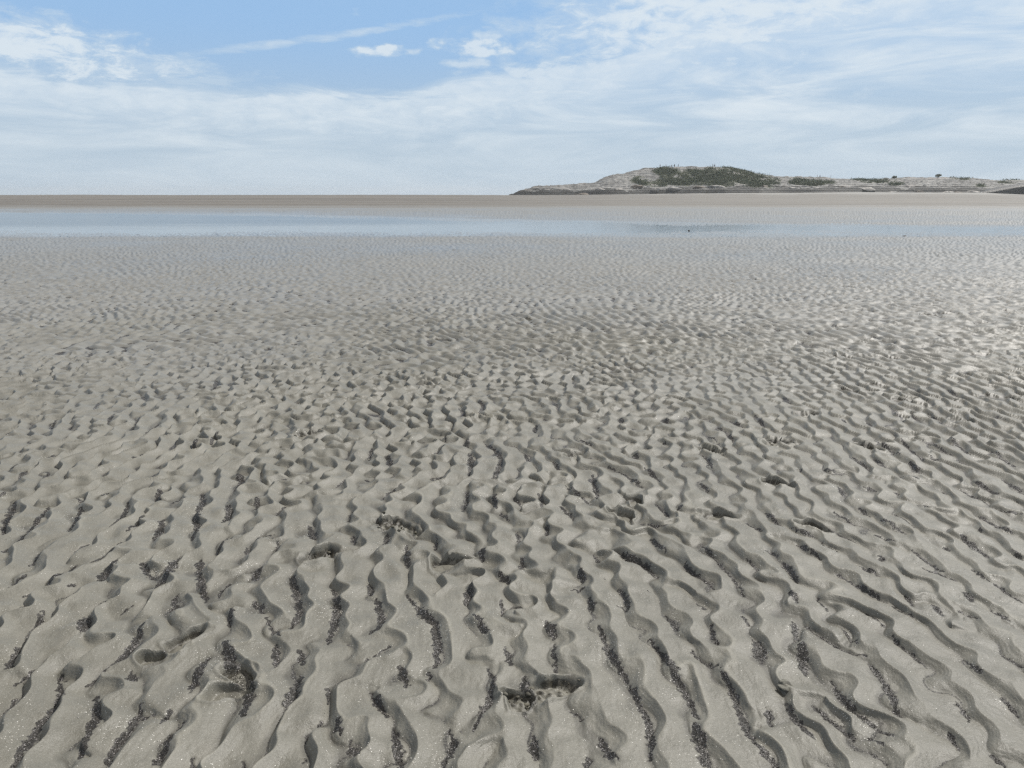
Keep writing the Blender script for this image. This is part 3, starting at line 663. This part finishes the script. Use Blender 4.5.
# ------------------------------------------------------------------ people on the hill
SKIN = plain('skin', (.45, .28, .2), .6, .05); HAIR = plain('hair', (.04, .03, .02), .6, .1); SHOE = plain('shoes', (.05, .05, .05), .7, .1)
def cloth(name, c): return plain(name, c, .85, .12, 30)
def body_mesh(stride, arm, lean):
    J = {'pel': (0, 0, .95, .135, .10), 'wai': (0, lean * .3, 1.10, .125, .09), 'che': (0, lean * .6, 1.30, .165, .11), 'shd': (0, lean * .8, 1.42, .13, .08), 'nec': (0, lean, 1.50, .055, .055),
         'hea': (0, lean * 1.2 - .02, 1.60, .085, .10), 'top': (0, lean * 1.2 - .01, 1.72, .07, .085)}
    E = [('pel', 'wai'), ('wai', 'che'), ('che', 'shd'), ('shd', 'nec'), ('nec', 'hea'), ('hea', 'top')]
    for s, sg in (('l', -1), ('r', 1)):
        st = stride * sg
        J['hip' + s] = (.10 * sg, 0, .88, .085, .085); J['kne' + s] = (.11 * sg, -st * .5 - .02, .48, .058, .06); J['ank' + s] = (.11 * sg, -st + .03, .09, .042, .045)
        J['toe' + s] = (.12 * sg, -st - .14, .035, .042, .03)
        J['sho' + s] = (.185 * sg, lean * .8, 1.40, .058, .058); J['elb' + s] = ((.25 + .05 * arm) * sg, lean + st * .3, 1.13, .042, .042)
        J['wri' + s] = ((.25 - .09 * arm) * sg, lean - .10 - .16 * arm + st * .5, .90 + .22 * arm, .03, .032); J['han' + s] = ((.245 - .11 * arm) * sg, lean - .14 - .22 * arm + st * .55, .80 + .28 * arm, .036, .026)
        E += [('pel', 'hip' + s), ('hip' + s, 'kne' + s), ('kne' + s, 'ank' + s), ('ank' + s, 'toe' + s), ('shd', 'sho' + s), ('sho' + s, 'elb' + s), ('elb' + s, 'wri' + s), ('wri' + s, 'han' + s)]
    names = list(J); me = bpy.data.meshes.new('person_skeleton')
    me.from_pydata([J[n][:3] for n in names], [(names.index(a), names.index(b)) for a, b in E], [])
    o = bpy.data.objects.new('person_skeleton', me); COL.objects.link(o)
    o.modifiers.new('Skin', 'SKIN'); o.modifiers.new('Subdivision', 'SUBSURF').levels = 2
    for i, n in enumerate(names):
        me.skin_vertices[0].data[i].radius = J[n][3:]; me.skin_vertices[0].data[i].use_root = (n == 'pel')
    dg = bpy.context.evaluated_depsgraph_get()
    out = bpy.data.meshes.new_from_object(o.evaluated_get(dg))
    bpy.data.objects.remove(o); bpy.data.meshes.remove(me)
    out.name = 'person'
    return out
POSES = [body_mesh(.0, 0, 0), body_mesh(.2, .2, -.03), body_mesh(.05, .9, -.02)]
def hair_mesh(lean):
    me = rock_mesh('hair', .098, .112, .12, 3, 2, .1); return me
HAIRM = hair_mesh(0)
def person(px, foot, Y, pose, rot, shirt, trousers, label, h=1.0):
    x, _, z = at_depth(px, foot, Y)
    gz = float(island_z(np.array([x]), np.array([Y]))[0])
    me = POSES[pose].copy(); me.name = 'person'
    for m in (SKIN, shirt, trousers, SHOE): me.materials.append(m)
    for f in me.polygons:
        c = f.center; lateral = abs(c.x) > .2
        f.material_index = 3 if c.z < .12 else 2 if (c.z < .98 and not (lateral and c.z > .7)) else 0 if (c.z > 1.49 or (lateral and c.z < 1.16)) else 1
        f.use_smooth = True
    o = link('person', me); o.location = (x, Y, gz - .02); o.rotation_euler = (0, 0, rot); o.scale = (h, h, h)
    ha = link('hair', HAIRM, None, o)
    if not HAIRM.materials: HAIRM.materials.append(HAIR)
    ha.location = (0, .012, 1.70)
    tag(o, label, 'person', 'people standing on the island')
    return o
navy, grey, white, red, black, khaki, teal = (cloth('navy_cloth', (.03, .04, .08)), cloth('grey_cloth', (.14, .14, .15)), cloth('white_cloth', (.6, .6, .58)), cloth('red_cloth', (.22, .05, .05)),
    cloth('black_cloth', (.02, .02, .022)), cloth('khaki_cloth', (.20, .17, .12)), cloth('teal_cloth', (.04, .10, .11)))
person(660, 168.5, 394, 0, .4, grey, navy, 'leftmost of the people spread along the bare hilltop, in grey')
person(665.8, 168.3, 394, 1, 1.2, navy, black, 'person in dark blue walking, second from left along the bare hilltop', .98)
person(671.6, 168.2, 393.6, 2, -.6, khaki, grey, 'person in a khaki top in the middle of the hilltop line', .95)
person(674.4, 168.2, 394.2, 0, 2.9, black, navy, 'person in black standing just left of the last walker on the bare hilltop', 1.06)
person(678.2, 168, 394, 1, -1.3, navy, black, 'last walker at the right end of the bare hilltop line', 1.05)
person(710, 167.4, 394.6, 0, .3, khaki, navy, 'person in khaki standing left of the close pair above the scrub', .85)
person(712.6, 167.4, 394, 2, .9, black, black, 'person all in black, left of the close pair above the scrub', 1.08)
person(714.6, 167.4, 394.2, 0, -.8, navy, grey, 'person in navy top and grey trousers, right of the close pair above the scrub', 1.1)
person(819.7, 179.3, 394, 0, .2, black, black, 'person in black standing alone on the low saddle', 1.1)
person(817, 179.6, 393.5, 1, 1.4, white, khaki, 'person in a white top on the low saddle', .95)

# thin marker post on the saddle
x, _, z = at_depth(830.6, 179, 393.0); gz = float(island_z(np.array([x]), np.array([393.0]))[0])
import bmesh
bm = bmesh.new()
bmesh.ops.create_cone(bm, cap_ends=True, segments=8, radius1=.09, radius2=.07, depth=2.2)
bmesh.ops.bevel(bm, geom=[e for e in bm.edges if all(v.co.z > 0 for v in e.verts)], offset=.015, segments=1, affect='EDGES')
me = bpy.data.meshes.new('marker_post'); bm.to_mesh(me); bm.free()
o = link('marker_post', me, plain('weathered_wood', (.17, .16, .15), .8, .3, 8)); o.location = (x, 393.0, gz + .95)
tag(o, 'thin grey marker post right of the people on the low saddle', 'post')

# ------------------------------------------------------------------ sky, sun, camera
HAZE = 0.00022
SUN_EL, SUN_AZ = 50.0, 55.0          # degrees; azimuth from the view direction towards the right
world = bpy.data.worlds.new('World'); scene.world = world; world.use_nodes = True
g = NT(world.node_tree)
bg = world.node_tree.nodes['Background']
D = g.node('ShaderNodeTexCoord').outputs['Generated']
sky = g.node('ShaderNodeTexSky', sky_type='NISHITA'); sky.sun_disc = False
sky.sun_elevation = math.radians(SUN_EL); sky.sun_rotation = math.radians(SUN_AZ)
sky.air_density = 1.0; sky.dust_density = 0.6; sky.ozone_density = 2.0; sky.altitude = 0
sp = g.node('ShaderNodeSeparateXYZ'); g.put(sp.inputs[0], D)
el = g.m('MULTIPLY', g.m('ARCSINE', sp.outputs[2]), 57.2958)
az = g.m('MULTIPLY', g.m('ARCTAN2', sp.outputs[0], sp.outputs[1]), 57.2958)
def dir_of(px, py):
    x, y, z = at_depth(px, py, 1.0); z -= CAM_H
    return math.degrees(math.atan2(x, y)), math.degrees(math.atan2(z, math.hypot(x, y)))
ae = g.node('ShaderNodeCombineXYZ'); g.put(ae.inputs[0], az); g.put(ae.inputs[1], el); AE = ae.outputs[0]
streak = g.noise(g.scaled(AE, (.10, .55, 1), rot=(0, 0, .10)), 1.0, 7, .62, dist=.6)
puff = g.noise(g.scaled(AE, (.65, 1.3, 1)), 1.0, 6, .56)
cirro = g.noise(g.scaled(AE, (.42, 1.05, 1), rot=(0, 0, .16), loc=(1, 7, 0)), 1.0, 9, .66, dist=.35)
wisp = g.noise(g.scaled(AE, (.30, 1.6, 1), rot=(0, 0, .22), loc=(4, 2, 0)), 1.0, 6, .65, dist=.5)
# lower veil: its upper edge runs across the sky
ramp = g.node('ShaderNodeValToRGB'); cr = ramp.color_ramp; cr.interpolation = 'B_SPLINE'
edge = [(-90, 9), (-45, 9.5), dir_of(0, 62), dir_of(150, 72), dir_of(250, 88), dir_of(380, 98), dir_of(470, 76), dir_of(600, 56), dir_of(640, 40), dir_of(700, 10), (25, 13.5), (45, 14), (90, 12)]
high = g.m('MULTIPLY', g.rng(el, 15, 30), .78)                    # unseen overhead cloud, added to whiten the ambient light
for i, (a, e) in enumerate(edge):
    pos = (a + 90) / 180
    s = cr.elements[i] if i < 2 else cr.elements.new(pos)
    s.position = pos; s.color = (e / 20, e / 20, e / 20, 1)
g.put(ramp.inputs[0], g.m('DIVIDE', g.m('ADD', az, 90), 180))
e0 = g.m('MULTIPLY', ramp.outputs[0], 20)
over = g.m('SUBTRACT', e0, el)                                    # degrees below the veil's edge
over = g.m('ADD', over, g.m('MULTIPLY', g.m('SUBTRACT', streak, .5), 5.0))
veil = g.m('MULTIPLY', g.rng(over, -.6, 2.2), g.m('ADD', .62, g.m('MULTIPLY', g.m('SUBTRACT', streak, .5), g.rng(el, 1.5, 7, .5, 1.7))))
rim = g.m('MULTIPLY', g.m('MULTIPLY', g.rng(over, -.4, .9), g.rng(over, 6.0, 1.2)), g.m('ADD', .45, g.m('MULTIPLY', cirro, .7)))
mask = g.m('MAXIMUM', g.m('MAXIMUM', veil, g.m('MULTIPLY', rim, .92)), high)
def blob(px, py, rx, ry, rot, amount, tex, soft=.35, bias=1.0, grain=6.0):
    a, e = dir_of(px, py); s = 57.3 / F_PX
    da = g.m('SUBTRACT', az, a); de = g.m('SUBTRACT', el, e); c, q = math.cos(rot), math.sin(rot)
    u = g.m('DIVIDE', g.m('ADD', g.m('MULTIPLY', da, c), g.m('MULTIPLY', de, q)), rx * s)
    v = g.m('DIVIDE', g.m('SUBTRACT', g.m('MULTIPLY', de, c), g.m('MULTIPLY', da, q)), ry * s)
    r2 = g.m('ADD', g.m('MULTIPLY', u, u), g.m('MULTIPLY', v, v))
    f = g.m('ADD', g.m('SUBTRACT', bias, r2), g.m('MULTIPLY', g.m('SUBTRACT', tex, .5), grain))
    return g.m('MULTIPLY', g.rng(f, -0.2, soft * 3), amount)
for args in ((25, 46, 105, 23, -.12, .88, cirro, .6, 1.5), (130, 60, 90, 10, -.10, .7, cirro, .6, 1.4), (305, 40, 125, 3.4, .17, .6, wisp, .8, 1.7), (355, 11, 9, 4, 0, .55, puff, .6), (384, 51, 30, 5, .06, .85, puff, .5, 1.2), (478, 48, 36, 8, -.05, .8, puff, .5, 1.35), (494, 33, 22, 6.5, .1, .65, puff, .6, 1.2),
             (543, 27, 18, 12, -.5, .62, cirro, .7, 1.3), (475, 63, 26, 5, 0, .65, puff, .5, 1.3), (750, 6, 170, 34, .10, .92, cirro, 1.0, 2.5, 5.5), (715, 52, 150, 38, .10, .78, cirro, 1.0, 1.8, 5.5), (560, 72, 110, 16, .16, .75, cirro, .7, 1.6), (920, 85, 160, 10, .12, .55, cirro, .7, 1.3), (900, 62, 140, 9, .10, .45, wisp, .6, 1.3), (850, 60, 140, 40, .0, .45, streak, .8, 1.4), (120, 88, 200, 22, -.05, .6, wisp, .8, 1.2), (400, 105, 180, 14, .05, .55, wisp, .8, 1.2),
             (180, 78, 60, 7, -.1, .5, wisp)):
    mask = g.m('MAXIMUM', mask, blob(*args))
mask = g.m('MULTIPLY', mask, g.rng(el, -1, 1.5, .75, 1.0), clamp=True)
hz = g.rng(el, 9.0, 0.0)                                          # thick air low down
skyc = g.node('ShaderNodeMix', data_type='RGBA', blend_type='MULTIPLY'); skyc.inputs[0].default_value = 1
g.put(skyc.inputs[6], sky.outputs[0]); skyc.inputs[7].default_value = rgb(.86, .93, 1.0)
lowair = g.mix(g.rng(el, 2.0, 12.0), rgb(4.35, 5.55, 6.75), rgb(3.25, 5.3, 8.1))
base = g.mix(g.m('MULTIPLY', g.rng(el, 38, 11), .92), skyc.outputs[2], lowair)
veilcol = g.mix(g.rng(el, 1, 9), rgb(4.55, 5.75, 6.95), rgb(5.9, 7.05, 8.1))
cloudcol = g.mix(g.rng(mask, .4, .85), veilcol, rgb(7.3, 8.1, 8.7))
cloudcol = g.mix(g.rng(el, 14, 32), cloudcol, rgb(7.7, 7.35, 6.8))  # added overhead cloud tinted to make the ambient less blue
g.put(bg.inputs['Color'], g.mix(mask, base, cloudcol))
bg.inputs['Strength'].default_value = 0.10

hm = bpy.data.materials.new('sea_air'); hm.use_nodes = True
hm.node_tree.nodes.remove(hm.node_tree.nodes['Principled BSDF'])
pv = hm.node_tree.nodes.new('ShaderNodeVolumePrincipled'); pv.inputs['Color'].default_value = rgb(.95, .98, 1.0)
pv.inputs['Density'].default_value = HAZE; pv.inputs['Anisotropy'].default_value = .2
hm.node_tree.links.new(pv.outputs[0], hm.node_tree.nodes['Material Output'].inputs['Volume'])
if HAZE > 0:
    x0, x1, y0, y1, z0, z1 = -3100, 3100, -120, 3300, -8.5, 24
    me = bpy.data.meshes.new('haze')
    me.from_pydata([(x0, y0, z0), (x1, y0, z0), (x1, y1, z0), (x0, y1, z0), (x0, y0, z1), (x1, y0, z1), (x1, y1, z1), (x0, y1, z1)], [],
                   [(0, 3, 2, 1), (4, 5, 6, 7), (0, 1, 5, 4), (1, 2, 6, 5), (2, 3, 7, 6), (3, 0, 4, 7)])
    tag(link('haze', me, hm), 'pale bluish sea air between the flat and the island', 'haze', kind='stuff')

sl = bpy.data.lights.new('sun', 'SUN'); sl.energy = 4.6; sl.angle = math.radians(.53); sl.color = (1.0, .965, .91)
so = bpy.data.objects.new('sun', sl); COL.objects.link(so)
from mathutils import Vector
dv = Vector((math.sin(math.radians(SUN_AZ)) * math.cos(math.radians(SUN_EL)), math.cos(math.radians(SUN_AZ)) * math.cos(math.radians(SUN_EL)), math.sin(math.radians(SUN_EL))))
so.rotation_euler = dv.to_track_quat('Z', 'Y').to_euler(); so.location = dv * 50

cam = bpy.data.cameras.new('camera'); co = bpy.data.objects.new('camera', cam); COL.objects.link(co)
cam.sensor_width = 36; cam.lens = 36 * F_PX / 1024; cam.clip_start = .05; cam.clip_end = 20000
co.location = (0, 0, CAM_H); co.rotation_euler = (math.pi / 2 - PITCH, 0, 0)
scene.camera = co
scene.view_settings.view_transform = 'Standard'; scene.view_settings.look = 'None'; scene.view_settings.gamma = 1; scene.view_settings.exposure = 0
scene.cycles.filter_width = 1.35
scene.cycles.use_denoising = False; scene.cycles.max_bounces = 5; scene.cycles.use_adaptive_sampling = False
scene.cycles.caustics_reflective = False; scene.cycles.caustics_refractive = False
